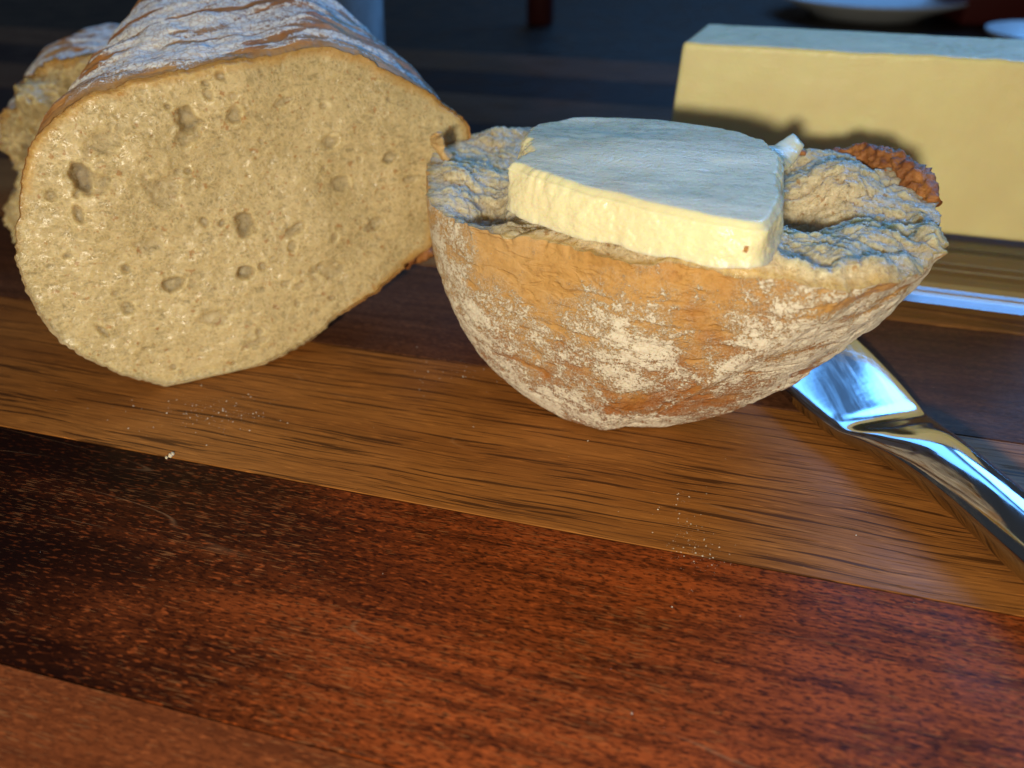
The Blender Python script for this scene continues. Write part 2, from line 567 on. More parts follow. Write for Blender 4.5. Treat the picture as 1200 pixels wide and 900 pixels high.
# ---- cutting board of glued strips; local x runs along the grain, local y across it
BROT = R(-14.9)
board = thing('cutting_board', 'wide wooden cutting board of alternating oak and dark red strips', 'cutting board',
              (0, 0.0559, 0), BROT)
oak = oak_mat('oak_strip', (0.42, 0.165, 0.038), (0.29, 0.105, 0.024), (0.055, 0.020, 0.007), 0.0)
oak2 = oak_mat('oak_strip_far', (0.42, 0.18, 0.052), (0.30, 0.12, 0.034), (0.08, 0.03, 0.010), 5.3)
mah = mahogany_mat('dark_mahogany_strip', (0.33, 0.070, 0.015), (0.009, 0.003, 0.0018), (0.012, 0.003, 0.002), (0.38, 0.15, 0.05), 0.0, 1.0, 5.2)  # near-black left and orange right imitate shade and light in the plank colour
mah_o = mahogany_mat('orange_mahogany_strip', (0.25, 0.066, 0.018), (0.18, 0.045, 0.013), (0.08, 0.02, 0.007), (0.42, 0.19, 0.07), 2.2, 0.6)
mah_d = mahogany_mat('brown_mahogany_strip', (0.17, 0.066, 0.030), (0.12, 0.045, 0.021), (0.05, 0.019, 0.010), (0.20, 0.10, 0.05), 4.7, 0.4)
mah_b = mahogany_mat('blackish_mahogany_strip', (0.045, 0.022, 0.017), (0.03, 0.014, 0.011), (0.014, 0.007, 0.006), (0.10, 0.05, 0.03), 8.7, 0.3)
W = 0.0502


def plank(y0, y1, mat, x0=-0.62, x1=0.55):
    import bmesh
    n = 'plank'
    bm = bmesh.new()
    bmesh.ops.create_cube(bm, size=1)
    cx, cy = (x0 + x1) / 2, (y0 + y1) / 2
    for v in bm.verts:
        v.co = (v.co.x * (x1 - x0), v.co.y * (y1 - y0 - 0.00010), v.co.z * 0.022 - 0.011)
    top = [e for e in bm.edges if all(abs(v.co.z) < 1e-6 for v in e.verts)]
    bmesh.ops.bevel(bm, geom=top, offset=0.00018, segments=2, affect='EDGES')
    me = bpy.data.meshes.new(n); bm.to_mesh(me); bm.free()
    me.materials.append(mat)
    o = bpy.data.objects.new(n, me)
    scene.collection.objects.link(o)
    o.parent = board
    o.location = (cx, cy, 0)
    return o



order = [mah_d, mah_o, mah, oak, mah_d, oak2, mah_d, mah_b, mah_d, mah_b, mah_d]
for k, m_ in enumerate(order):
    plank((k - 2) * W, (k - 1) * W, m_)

# ================================================================== LOAF
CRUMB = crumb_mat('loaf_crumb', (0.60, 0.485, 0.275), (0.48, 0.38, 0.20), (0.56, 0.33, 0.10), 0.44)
CRUST = crust_mat('loaf_crust', (0.56, 0.30, 0.10), (0.40, 0.16, 0.045), (0.88, 0.86, 0.82), (45, 230), 0.9, 1300, 600.0, 0.45, 0.85)


def local_frame(al, le):
    u = np.array([math.cos(al), math.sin(al), 0])
    back = np.array([-math.sin(al), math.cos(al), 0])
    b = math.cos(le) * np.array([0, 0, 1.0]) + math.sin(le) * back
    return u, back, b, np.cross(u, b)


def cut_loaf(root, P0, al, le, outline, holes, length, N=760, K=150, rough=1.0, seed=0, nsmall=95, grow=0.30, narrow=0.55, pull=0.52, torn=0.0):
    u, back, b, n = local_frame(al, le)
    P0 = np.array(P0)
    C2, per = closed_curve(np.array(outline) / 1000.0, N)
    ctr = C2.mean(0)
    dirv = C2 - ctr
    dn = dirv / np.linalg.norm(dirv, axis=1, keepdims=True)
    jag = fbm(np.c_[C2 * 110, np.zeros(N)], 4, seed + 5, 0.65) * 0.0014 * rough + fbm(np.c_[C2 * 1300, np.zeros(N)], 3, seed + 9) * 0.0003 * rough
    rim2 = C2 + dn * jag[:, None]
    # ---- crumb face
    rr = np.linspace(1, 0.00002, K) ** 0.85
    G = ctr + rr[:, None, None] * (rim2 - ctr)[None]
    dist = (1 - rr)[:, None] * np.linalg.norm(rim2 - ctr, axis=1)[None]
    A, B = G[..., 0], G[..., 1]
    Q = np.stack([A, B, np.zeros_like(A)], -1)
    disp = fbm(Q * 45, 3, seed) * 0.0016 * rough + fbm(Q * 170, 3, seed + 3) * 0.00035 * rough + fbm(Q * 650, 3, seed + 7) * 0.00014
    disp = disp + torn * (fbm(Q * 110, 4, seed + 13, 0.6) * 0.009 + fbm(Q * 40, 2, seed + 14) * 0.006)
    hole = np.zeros_like(A)
    hl = list(holes)
    for _ in range(nsmall):
        j = rng.integers(N); q = ctr + (rim2[j] - ctr) * math.sqrt(rng.random()) * 0.95
        r = 0.35 + 1.3 * rng.random() ** 4
        hl.append((q[0] * 1000, q[1] * 1000, r, r * rng.uniform(0.5, 1.1), rng.uniform(0, 3.1), rng.uniform(0.3, 0.8)))
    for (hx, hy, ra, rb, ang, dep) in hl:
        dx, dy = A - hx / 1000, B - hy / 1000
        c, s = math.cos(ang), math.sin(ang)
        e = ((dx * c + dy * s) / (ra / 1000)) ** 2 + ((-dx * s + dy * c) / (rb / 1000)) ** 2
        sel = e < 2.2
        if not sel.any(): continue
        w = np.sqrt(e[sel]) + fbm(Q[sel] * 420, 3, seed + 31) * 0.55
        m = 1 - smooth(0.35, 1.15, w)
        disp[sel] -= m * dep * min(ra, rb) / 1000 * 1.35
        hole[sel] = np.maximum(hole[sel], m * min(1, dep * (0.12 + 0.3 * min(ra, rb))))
    disp *= smooth(0, 0.0012, dist)
    V = P0 + A[..., None] * u + B[..., None] * b + disp[..., None] * n
    V = V - n * 0.0006 * (1 - smooth(0, 0.0012, dist))[..., None]
    V[..., 2] = np.maximum(V[..., 2], 0.0002)
    rings = V.reshape(K, N, 3)
    psd = smooth(0.45, -0.15, dn[:, 1]) * smooth(0.75, 0.2, dn[:, 0])
    mesh_obj('crumb', rings.reshape(-1, 3), ring_faces(K, N)[:, ::-1], CRUMB, root,
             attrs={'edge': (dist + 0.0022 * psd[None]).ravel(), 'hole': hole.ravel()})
    # ---- crust body
    M_ = 190
    s = np.concatenate([np.linspace(0, length * 0.9, M_ - 14), length * (0.9 + 0.1 * np.linspace(0.1, 1, 14))])
    t = s / length
    sc = 1 + 0.012 * np.sin(t * 5)
    sc[-14:] *= np.sqrt(1 - np.linspace(0.05, 1, 14) ** 2 * 0.985)
    cb = np.array([ctr[0], 0.0])
    fade = np.exp(-s / 0.0025)[:, None, None]
    src = C2[None] + (rim2 - C2)[None] * fade
    pv = np.array([ctr[0] + pull * (C2[:, 0].max() - ctr[0]), 0.0])
    S2 = np.stack([sc * (1 - narrow * t), sc * (1 + grow * t)], 1)
    base2 = pv + (src - pv) * S2[:, None, :]
    base2[-14:] = base2[-14:] * 1
    d2 = base2 - np.array([ctr[0], ctr[1]])
    d2 /= np.linalg.norm(d2, axis=2, keepdims=True) + 1e-9
    Q3 = np.stack([base2[..., 0], base2[..., 1], np.repeat(s[:, None], N, 1)], -1)
    bulge = fbm(Q3 * 38, 3, seed + 41) * 0.0022 + fbm(Q3 * 230, 4, seed + 43) * 0.0007
    rid = ridged(np.stack([Q3[..., 0] * 35, Q3[..., 1] * 35, Q3[..., 2] * 170], -1), 3, seed + 47)
    bulge += (rid - 0.7) * 0.0024
    bulge *= smooth(0, 0.004, s)[:, None]
    P2 = base2 + d2 * bulge[..., None]
    VV = P0 + P2[..., 0:1] * u + P2[..., 1:2] * b + s[:, None, None] * back
    VV[..., 2] = np.maximum(VV[..., 2], 0.0003)
    arc = np.arange(N) / N * per
    cuv = np.stack([np.repeat(arc[None], M_, 0), np.repeat(s[:, None], N, 1), np.zeros((M_, N))], -1)
    flour = 0.86 + 0.5 * fbm(Q3 * 55, 3, seed + 51)
    flour += 0.25 * smooth(0.25, 0.9, d2[..., 1]) - 0.7 * (1 - smooth(0.0, 0.0035, s + 0 * s))[:, None]
    flour -= 0.55 * smooth(0.2, 0.8, -d2[..., 1])
    flour -= 0.3 * smooth(0.2, 0.8, rid)
    toast = 0.35 + 0.4 * rid + 0.3 * fbm(Q3 * 70, 2, seed + 61)
    toast *= smooth(-0.002, 0.006, s)[:, None] * 0.6 + 0.4
    paleside = smooth(0.45, -0.15, d2[..., 1]) * smooth(0.75, 0.2, d2[..., 0])
    toast = toast - 1.3 * paleside * np.exp(-s / 0.006)[:, None]
    mesh_obj('crust', VV.reshape(-1, 3), ring_faces(M_, N), CRUST, root,
             attrs={'cuv': cuv.reshape(-1, 3), 'flour': np.clip(flour, 0, 1.35).ravel(), 'toast': toast.ravel()})
    return u, back, b, n


outline = [(0, 0), (-12.1, 6.7), (-19.2, 15.5), (-22.5, 24.0), (-22.8, 35.1), (-18.3, 48.4), (-12.1, 57.6), (-5.3, 62.5), (5.0, 65.6), (18.8, 67.9), (32.9, 68.4), (48.8, 69.0), (58.9, 65.0), (70.4, 58.3), (78.3, 51.7), (80.2, 46.5), (77.2, 42.8), (72.3, 36.2), (69.1, 29.3), (67.3, 22.1), (60.3, 17.8), (50.5, 12.0), (41.1, 8.4), (34.0, 4.4), (27.1, 1.5), (18.6, 0.2), (8.5, -0.4)]
holes = [(-6.5, 47.9, 2.6, 3.4, 0.1, 1.0), (-3.5, 47.0, 3.6, 2.6, 0.6, 0.35), (-9.3, 41.4, 1.1, 2.4, 0.0, 1.0), (16.2, 58.0, 2.4, 2.9, 0.2, 0.65), (16.2, 54.5, 4.0, 2.2, 0.4, 0.3),
         (26.0, 57.1, 1.8, 1.8, 0, 0.5), (23.2, 33.1, 2.4, 3.2, -0.2, 0.75), (20.9, 23.1, 1.9, 1.8, 0, 0.9), (5.0, 23.2, 2.6, 1.7, 0.2, 0.75),
         (-3.2, 28.5, 1.1, 1.2, 0, 0.9), (-11.4, 15.7, 0.9, 2.6, 0.5, 0.9), (34.0, 31.3, 3.2, 1.3, 0.5, 0.6), (46.6, 39.9, 2.4, 1.9, 0, 0.4),
         (58.8, 44.2, 2.2, 1.3, 0.3, 0.5), (14.9, 36.0, 1.0, 1.4, 0.3, 0.8), (18.4, 35.1, 1.4, 0.8, 0.7, 0.7), (-13.4, 33.4, 1.0, 0.6, 0, 0.6),
         (-6.7, 23.6, 0.8, 0.7, 0, 0.6), (-4.0, 9.9, 1.1, 0.8, 0, 0.6), (20.0, 6.5, 3.5, 1.0, 0.2, 0.5), (53.3, 29.7, 2.8, 1.6, 0.6, 0.4),
         (32.3, 17.8, 2.0, 0.9, 0.3, 0.4), (36.5, 59.0, 2.5, 0.8, 0.3, 0.5), (-1.1, 54.6, 4.0, 2.5, 0.4, 0.25), (63.3, 38.5, 1.6, 1.0, 0, 0.4), (46.3, 49.6, 2.2, 1.5, 0.3, 0.5),
         (8, 44, 5, 4, 0.3, 0.16), (3, 33, 4, 3, 0.3, 0.14), (40, 20, 4, 3, 0.3, 0.2), (12, 14, 4, 2.2, 0.1, 0.22)]
P0 = (-0.0789, 0.15314, 0.0)
loaf = thing('bread_loaf', 'cut loaf of floured white bread, crumb face showing large holes, left of the buttered piece', 'bread', (P0[0], P0[1], 0))
lu, lback, lb, ln = cut_loaf(loaf, P0, R(25), R(12), outline, holes, 0.088)


def lump(name, pts, radii, mat, parent, flat=1.0, N=40, K=60, amp=0.25, sc=260, seed=0, up=(0, 0, 1)):
    """a ragged tube along pts; radii per point; flat squashes it along `up`"""
    c = open_curve(pts, K)
    r = np.interp(np.linspace(0, 1, K), np.linspace(0, 1, len(radii)), radii)
    tg = np.gradient(c, axis=0); tg /= np.linalg.norm(tg, axis=1, keepdims=True)
    up = np.array(up, float)
    sd = np.cross(tg, up); sd /= np.linalg.norm(sd, axis=1, keepdims=True)
    u2 = np.cross(sd, tg)
    th = np.linspace(0, 2 * math.pi, N, endpoint=False)
    off = np.cos(th)[None, :, None] * sd[:, None] + flat * np.sin(th)[None, :, None] * u2[:, None]
    P = c[:, None] + off * r[:, None, None]
    d = 1 + amp * 2 * fbm(P * sc, 4, seed)
    P = c[:, None] + off * (r[:, None] * d)[..., None]
    P[..., 2] = np.maximum(P[..., 2], 0.0004)
    return ring_mesh(name, P, mat, parent, True, True, flip=True)


baked = baked_mat('baked_crust', (0.50, 0.21, 0.06), (0.25, 0.08, 0.02))
golden = baked_mat('golden_crust', (0.55, 0.28, 0.08), (0.36, 0.14, 0.03))


def lp(a, b_, s=0.0):
    return np.array(P0) + a / 1000 * lu + b_ / 1000 * lb + s / 1000 * lback


lump('crust_flap', [lp(57, 15.0, 7), lp(63, 17.0, 9), lp(68, 18.5, 11), lp(74, 21, 13)], [0.002, 0.0035, 0.0042, 0.003], baked, loaf, 0.9, amp=0.5, seed=5)
lump('crust_ear', [lp(22, 86, 70), lp(34, 85.5, 66), lp(44, 83.0, 58), lp(52, 79.5, 46), lp(57, 75, 36)], [0.002, 0.0046, 0.005, 0.004, 0.001], golden, loaf, 0.45, amp=0.3, seed=8, sc=420)

# ---- a second chunk behind the loaf's left side
P1 = (-0.139, 0.228, 0.0)
chunk = thing('bread_chunk', 'torn chunk of floured bread half hidden behind the left side of the cut loaf', 'bread', (P1[0], P1[1], 0))
out2 = [(0, 0), (-10, 1), (-15, 6), (-14, 16), (-10, 22), (-12, 32), (-11, 40), (-5, 44), (-3, 50), (4, 55), (16, 57), (26, 57), (32, 54), (36, 46), (38, 36), (36, 22), (30, 8), (22, 1), (12, 0)]
cut_loaf(chunk, P1, R(14), R(20), out2, [(-3, 30, 4, 6, 0.2, 0.6), (-6, 12, 5, 3, 0.3, 0.6)], 0.07, N=420, K=90, rough=3.4, seed=70, nsmall=60, grow=0.0, narrow=0.0, torn=1.0)

# ================================================================== BUTTERED HEEL
HC = np.array([0.030, 0.150, 0.0])
rim_xy = [(-18.7, 168.9), (-16.6, 153.1), (-9.5, 142.4), (-1.6, 136.1), (6.2, 131.3), (14.7, 126.0), (20.2, 122.7), (28.6, 119.9), (36.8, 117.6), (43.0, 115.0), (48.6, 112.6), (55.7, 112.6), (64.4, 116.8), (73.0, 125.1), (78.6, 134.2), (82.1, 144.4), (84.2, 158.4), (82.3, 169.7), (76.2, 174.9), (66, 181), (52, 188), (38, 194), (22, 201), (4.4, 204.8), (-6.5, 201.0), (-14.5, 191.8), (-18.8, 180.7)]
heel = thing('bread_heel', 'floured half piece of bread lying crust down with butter on its torn crumb', 'bread', (0.03, 0.15, 0))
N = 900
rimc, per = closed_curve(np.array(rim_xy) / 1000, N)
ang = np.arctan2(rimc[:, 1] - HC[1], rimc[:, 0] - HC[0])
rimz = 0.0450 + 0.0020 * fbm(np.c_[rimc * 90, np.zeros(N)], 4, 3) + 0.0006 * fbm(np.c_[rimc * 500, np.zeros(N)], 3, 4)
rimz += 0.0018 * np.exp(-((rimc[:, 0] - 0.083) ** 2 + (rimc[:, 1] - 0.160) ** 2) / 0.012 ** 2)
# fullness of the side: right rounder, left steep, front in between
left = smooth(0.1, 0.95, -np.cos(ang)); right = smooth(0.1, 0.95, np.cos(ang)); front = smooth(0.1, 0.9, -np.sin(ang))
ka = np.radians([-180, -150, -125, -100, -75, -50, -25, 0, 30, 90, 150, 180])
pw = np.interp(ang, ka, [2.75, 2.38, 2.25, 1.83, 1.39, 1.05, 1.42, 1.59, 1.75, 2.11, 2.49, 2.75])
qw = np.interp(ang, ka, [0.55, 0.62, 0.64, 0.60, 0.66, 0.86, 0.49, 0.645, 0.641, 0.675, 0.45, 0.55])
HB = np.array([0.0188, 0.1387])
K = 230
w = np.sin(np.linspace(0, 1, K) * math.pi / 2) ** 0.9
rdn = (rimc - HC[:2]) / np.linalg.norm(rimc - HC[:2], axis=1, keepdims=True)
rjag = fbm(np.c_[rimc * 130, np.zeros(N)], 4, 7, 0.65) * 0.0022 + fbm(np.c_[rimc * 800, np.zeros(N)], 2, 8) * 0.0005
f_ = (1 - np.clip(w[:, None] ** pw[None], 0, 1)) ** qw[None]
hx = HB[None, None] + (rimc[None] - HB) * f_[..., None]
hx = hx + (rdn * rjag[:, None])[None] * np.exp(-w / 0.04)[:, None, None]
hz = rimz[None] * (1 - w[:, None]) + 0.0004
hz = np.maximum(hz, 0.0021) - 0.0016 * smooth(0.5, 1.0, w)[:, None]
Vh = np.concatenate([hx, hz[..., None]], -1)
nn = normals_of(Vh)
Qh = Vh
dsp = fbm(Qh * 60, 3, 21) * 0.0008 - 0.0003 * smooth(0.80, 0.95, ridged(Qh * np.array([60, 60, 190]), 2, 29)) + fbm(Qh * 280, 4, 23) * 0.00038 + fbm(Qh * 900, 3, 24) * 0.00022
arc = np.arange(N) / N * per
# wrinkles that run round the right-hand end
wr = ridged(np.stack([(Qh[..., 0] * 0.9 + Qh[..., 1] * 0.45) * 40, (Qh[..., 2] * 0.93 - Qh[..., 0] * 0.36) * 300, Qh[..., 1] * 60], -1), 3, 27)
rgt = smooth(0.035, 0.07, Qh[..., 0])
dsp -= (wr - 0.7) * 0.0011 * (0.2 + 0.8 * rgt) * smooth(0.0, 0.12, w)[:, None]
sgn = 1 if np.mean((nn * (Vh - (HC + np.array([0, 0, 0.03])))).sum(-1)) > 0 else -1
dsp *= 0.6 + 0.4 * rgt
dsp *= (0.25 + 0.75 * smooth(0, 0.05, w))[:, None] * (1 - smooth(0.96, 1.0, w))[:, None]
Vh = Vh + nn * sgn * dsp[..., None]
Vh[..., 2] = np.maximum(Vh[..., 2], 0.0004)
# keep the underside clear of the knife blade
kn = smooth(0.052, 0.058, Vh[..., 0]) * smooth(0.112, 0.118, Vh[..., 1]) * (1 - smooth(0.184, 0.19, Vh[..., 1]))
Vh[..., 2] = np.maximum(Vh[..., 2], (0.0062 + 0.085 * np.clip(Vh[..., 1] - 0.150, -0.02, 0.04)) * kn)
X, Y, Z = Vh[..., 0], Vh[..., 1], Vh[..., 2]


def blob(x, z, sx, sz, a):
    return a * np.exp(-((X - x) / sx) ** 2 - ((Z - z) / sz) ** 2)


flour = 0.51 + 0.32 * fbm(Qh * 75, 3, 33) + 0.25 * fbm(Qh * 220, 3, 35)
flour += blob(0.018, 0.030, 0.010, 0.006, 0.20) + blob(0.020, 0.024, 0.006, 0.006, 0.16) + blob(0.055, 0.030, 0.018, 0.012, 0.26) + blob(-0.012, 0.025, 0.006, 0.014, 0.3) + blob(0.004, 0.008, 0.012, 0.006, 0.25) + blob(0.022, 0.003, 0.014, 0.005, 0.42)
flour -= blob(0.034, 0.034, 0.005, 0.014, 0.5) + blob(0.016, 0.013, 0.016, 0.004, 0.3) + blob(0.0, 0.036, 0.01, 0.006, 0.3)
flour -= 0.36 * (1 - smooth(0.03, 0.22, w))[:, None] * (1 - 0.95 * rgt) * np.exp(-((X - 0.012) / 0.030) ** 2) * (0.5 + 0.9 * (0.5 + fbm(Qh * 110, 3, 39)))
flour -= rgt * 0.55 * smooth(0.72, 0.9, wr)
flour += 0.2 * rgt
toast = 0.30 + 0.5 * smooth(0.15, 0.9, w)[:, None] + 0.22 * fbm(Qh * 60, 3, 37) - 0.35 * left[None] * (1 - smooth(0.2, 0.5, w))[:, None]
HCRUST = crust_mat('heel_crust', (0.61, 0.335, 0.10), (0.38, 0.13, 0.027), (0.82, 0.75, 0.62), (130, 340), 0.22, 1900, 620.0, 0.2, 1.0)
cuv = np.stack([np.repeat(arc[None], K, 0), Z, 0 * Z], -1)
mesh_obj('crust', Vh.reshape(-1, 3), ring_faces(K, N)[:, ::-1], HCRUST, heel,
         attrs={'cuv': cuv.reshape(-1, 3), 'flour': np.clip(flour, 0, 1.3).ravel(), 'toast': toast.ravel()})

# ---- torn crumb on top
Kc = 210
rr = np.linspace(1, 0.00002, Kc) ** 0.85
top_rim = Vh[0]
cc = np.array([0.032, 0.152])
gx = cc + rr[:, None, None] * (top_rim[None, :, :2] - cc)
gz = np.repeat(top_rim[None, :, 2], Kc, 0)
dist = (1 - rr)[:, None] * np.linalg.norm(top_rim[:, :2] - cc, axis=1)[None]
GX, GY = gx[..., 0], gx[..., 1]
ca, sa = math.cos(R(-15)), math.sin(R(-15))
LX, LY = GX * ca + GY * sa, -GX * sa + GY * ca
wp = 0.006 * fbm(np.stack([GX, GY, 0 * GX], -1) * 70, 3, 79)
Qs = np.stack([(LX + wp) * 80, (LY + wp * 1.3) * 110, 0 * LX], -1)
def billow(P, octv, seed, gain=0.55):
    r = 0; a = 1.0; t = 0
    for k in range(octv):
        r = r + a * np.abs(vnoise(P * (2.07 ** k) + 7.7 * k, seed + k)); t += a; a *= gain
    return r / t


Q1 = np.stack([GX, GY, 0 * GX], -1)
z = (billow(Qs, 2, 81) - 0.3) * 0.0034
z += fbm(Q1 * 60, 3, 82) * 0.0022
z += (billow(Q1 * 230 + 3 * fbm(Q1 * 90, 2, 78)[..., None], 5, 83, 0.72) - 0.3) * 0.0015
z += fbm(Q1 * 900, 3, 85, 0.7) * 0.00055


def g2(x, y, sx, sy, a):
    return a * np.exp(-((GX - x) / sx) ** 2 - ((GY - y) / sy) ** 2)


z += g2(0.056, 0.150, 0.006, 0.012, -0.0055) + g2(0.062, 0.146, 0.010, 0.005, -0.004) + g2(0.064, 0.157, 0.011, 0.006, 0.003) + g2(0.070, 0.172, 0.012, 0.007, 0.0035)
z += g2(-0.004, 0.150, 0.005, 0.010, -0.005) + g2(0.060, 0.130, 0.012, 0.008, 0.0018) + g2(-0.012, 0.165, 0.004, 0.010, 0.002) + g2(-0.008, 0.198, 0.008, 0.004, 0.003)
z *= smooth(0.0, 0.006, dist) * 0.85 + 0.15
z = np.maximum(z, -0.010)
fr_b = np.exp(-((dist - 0.0035) / 0.0022) ** 2) * smooth(0.150, 0.128, GY)
z += fr_b * (0.0018 + 0.0028 * fbm(np.stack([GX, GY, 0 * GX], -1) * 190, 3, 87))
# flattened where the butter lies
und = smooth(-0.004, 0.004, GX - 0.0) * (1 - smooth(0.044, 0.050, GX)) * smooth(0.114, 0.121, GY)
z = z + und * 0.0
z = z * (1 - und) + np.minimum(z * 0.45 + 0.0024 * smooth(0.022, 0.04, GX), 0.0038) * und
gz = gz + z
side = fbm(np.stack([GX * 260, GY * 260, gz * 260], -1), 4, 91, 0.65) * 0.0015 * smooth(0, 0.003, dist)
Vc = np.stack([GX + side, GY - side * 0.7, gz], -1)
Vc[0] = Vh[0]
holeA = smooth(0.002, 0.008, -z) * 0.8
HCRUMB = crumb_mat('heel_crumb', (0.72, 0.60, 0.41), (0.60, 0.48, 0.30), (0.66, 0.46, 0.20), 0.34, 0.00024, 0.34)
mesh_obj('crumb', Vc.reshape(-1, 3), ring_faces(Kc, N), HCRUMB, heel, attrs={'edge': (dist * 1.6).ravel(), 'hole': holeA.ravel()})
lump('crust_edge', [(0.0705, 0.1775, 0.0462), (0.0770, 0.1735, 0.0476), (0.0812, 0.1665, 0.0478), (0.0833, 0.158, 0.0472), (0.0838, 0.150, 0.0458)], [0.0014, 0.0028, 0.0034, 0.0030, 0.0014], baked, heel, 0.9, amp=0.32, seed=15, sc=900)
lump('crust_spot', [(0.0560, 0.1700, 0.0500), (0.0595, 0.1690, 0.0505), (0.0630, 0.1680, 0.0500)], [0.0006, 0.0017, 0.0008], baked, heel, 0.6, amp=0.3, seed=17)
shred_m = baked_mat('soft_crumb', (0.66, 0.46, 0.22), (0.55, 0.34, 0.13))
# soft crumb shred that curls against the loaf
lump('crumb_shred', [(-0.0150, 0.1800, 0.0455), (-0.0168, 0.1795, 0.0482), (-0.0172, 0.1775, 0.0505), (-0.0163, 0.1760, 0.0520)], [0.0022, 0.0018, 0.0014, 0.0006], shred_m, heel, 0.5, amp=0.4, seed=19)

# ================================================================== BUTTER PAT
BUT = butter_mat('butter', (0.94, 0.84, 0.55))
pat = thing('butter_pat', 'thick pale slice of butter lying on the torn crumb of the bread piece', 'butter', (0.022, 0.145, 0.048))
pat_top = [(4.5, 170.1), (9, 174.5), (14.9, 176.9), (25.9, 175.5), (34, 172), (42.6, 166.9), (47, 160), (50.1, 152.1), (49.0, 141.7), (45, 128), (42.0, 118.6), (38.2, 111.6), (33, 112.5), (26.5, 116.8), (16.7, 124.2), (5.9, 132.5), (0.7, 137.5), (-0.3, 142.5), (2.6, 147), (2.0, 152), (2.1, 160.7)]
Np = 760
pt, pper = closed_curve(np.array(pat_top) / 1000, Np)
pc = pt.mean(0)
pd = (pt - pc) / np.linalg.norm(pt - pc, axis=1, keepdims=True)
pj = fbm(np.c_[pt * 120, np.zeros(Np)], 3, 101) * 0.0013
lj = smooth(0.010, 0.003, pt[:, 0]) + 0.7 * smooth(0.040, 0.048, pt[:, 0]) * smooth(0.135, 0.148, pt[:, 1])
pj = pj + lj * fbm(np.c_[pt * 420, np.zeros(Np)], 3, 102) * 0.0015
pt0 = pt + pd * (fbm(np.c_[pt * 120, np.zeros(Np)], 3, 101) * 0.0009)[:, None]
pt = pt + pd * pj[:, None]
rings = []
Kp = 110
for r in np.linspace(0.00002, 1, Kp) ** 0.8:
    q = pc + (pt - pc) * r
    zz = 0.0572 + 0.0006 * fbm(np.c_[q * 60, np.zeros(Np)], 3, 103) + 0.00007 * fbm(np.c_[(q @ np.array([[ca, -sa], [sa, ca]])) * np.array([70, 420]), np.zeros(Np)], 3, 105)
    e = (1 - r) * np.linalg.norm(pt - pc, axis=1)
    zz = zz - 0.0011 * (1 - smooth(0, 0.0018, e)) ** 2 - 0.0016 * smooth(0.150, 0.178, q[:, 1])
    rings.append(np.c_[q, zz])
top_n = len(rings)
for t in np.linspace(0.04, 1, 46):
    off = 0.0004 * math.sin(t * math.pi * 0.9) + 0.0010 * t ** 3
    fd = min(1.0, t * 2.5)
    q = pt * (1 - fd) + pt0 * fd + pd * off
    zt = rings[top_n - 1][:, 2]
    zb = 0.0486 + 0.0022 * smooth(0.018, 0.040, pt[:, 0]) + 0.0009 * fbm(np.c_[pt * 160, np.zeros(Np)], 3, 109)
    zz = zt + (zb - zt) * t
    P = np.c_[q, zz]
    dd = fbm(P * 420, 4, 111, 0.65) * 0.0005 + fbm(P * 80, 3, 112) * 0.0010 * math.sin(t * math.pi)
    P[:, :2] += pd * dd[:, None]
    rings.append(P)
q = pc + (pt - pc) * 0.9
rings.append(np.c_[q, zb - 0.0002])
q = pc + (pt - pc) * 0.02
rings.append(np.c_[q, zb - 0.0002])
ring_mesh('slice', np.array(rings), BUT, pat)
# the pulled-up corner
u_ = np.linspace(0, 1, 30)
ctrp = open_curve([(0.0455, 0.1510, 0.0528), (0.0495, 0.1530, 0.0535), (0.0540, 0.1570, 0.0532), (0.0580, 0.1610, 0.0548)], 30)
rg = []
thc = np.linspace(0, 2 * math.pi, 26, endpoint=False)
for i, c in enumerate(ctrp):
    wv = 0.0068 * (1 - 0.62 * u_[i] ** 1.2); hv = 0.0026 * (1 - 0.72 * u_[i])
    P = np.c_[c[0] + 0.40 * wv * np.cos(thc), c[1] - 0.60 * wv * np.cos(thc), c[2] - 0.25 * wv * (np.cos(thc) + 0.4) * u_[i] + hv * np.sin(thc)]
    P += 0.0006 * fbm(P * 420, 3, 121)[:, None]
    rg.append(P)
ring_mesh('pulled_corner', np.array(rg), BUT, pat, True, True, flip=True)
spot = lump('toasted_crumb_speck', [(0.0352, 0.1110, 0.0535), (0.0358, 0.1109, 0.0534)], [0.0005, 0.0006], golden, pat, 1.0, N=14, K=8, amp=0.3)

# ================================================================== BUTTER BLOCK ON A GLASS DISH
BROT2 = R(-17)
BLK = butter_mat('butter_block_yellow', (0.90, 0.77, 0.40), 0.38, 0.35)
blk = thing('butter_block', 'long rectangular block of yellow butter standing on the glass dish', 'butter', (0.0477, 0.2462, 0.0085), BROT2)
# local: x along the block, y away from the camera
nl, ny, nz = 150, 40, 56
L_, D_, H_ = 0.125, 0.034, 0.0495
prof = []
rb = 0.0011
def arc_pts(cx, cy, a0, a1, n): return [(cx + rb * math.cos(a), cy + rb * math.sin(a)) for a in np.linspace(a0, a1, n)]
prof += [(0, z_) for z_ in np.linspace(rb, H_ - rb, nz)]
prof += arc_pts(rb, H_ - rb, math.pi, math.pi / 2, 6)[1:]
prof += [(y_, H_) for y_ in np.linspace(rb, D_ - rb, ny)][1:]
prof += arc_pts(D_ - rb, H_ - rb, math.pi / 2, 0, 6)[1:]
prof += [(D_, z_) for z_ in np.linspace(H_ - rb, rb, 20)][1:]
prof += [(D_ - rb, 0), (rb, 0)]
prof = np.array(prof)
bx = np.concatenate([[0.0], np.linspace(0.0006, L_, nl)])
BR = np.zeros((len(bx), len(prof), 3))
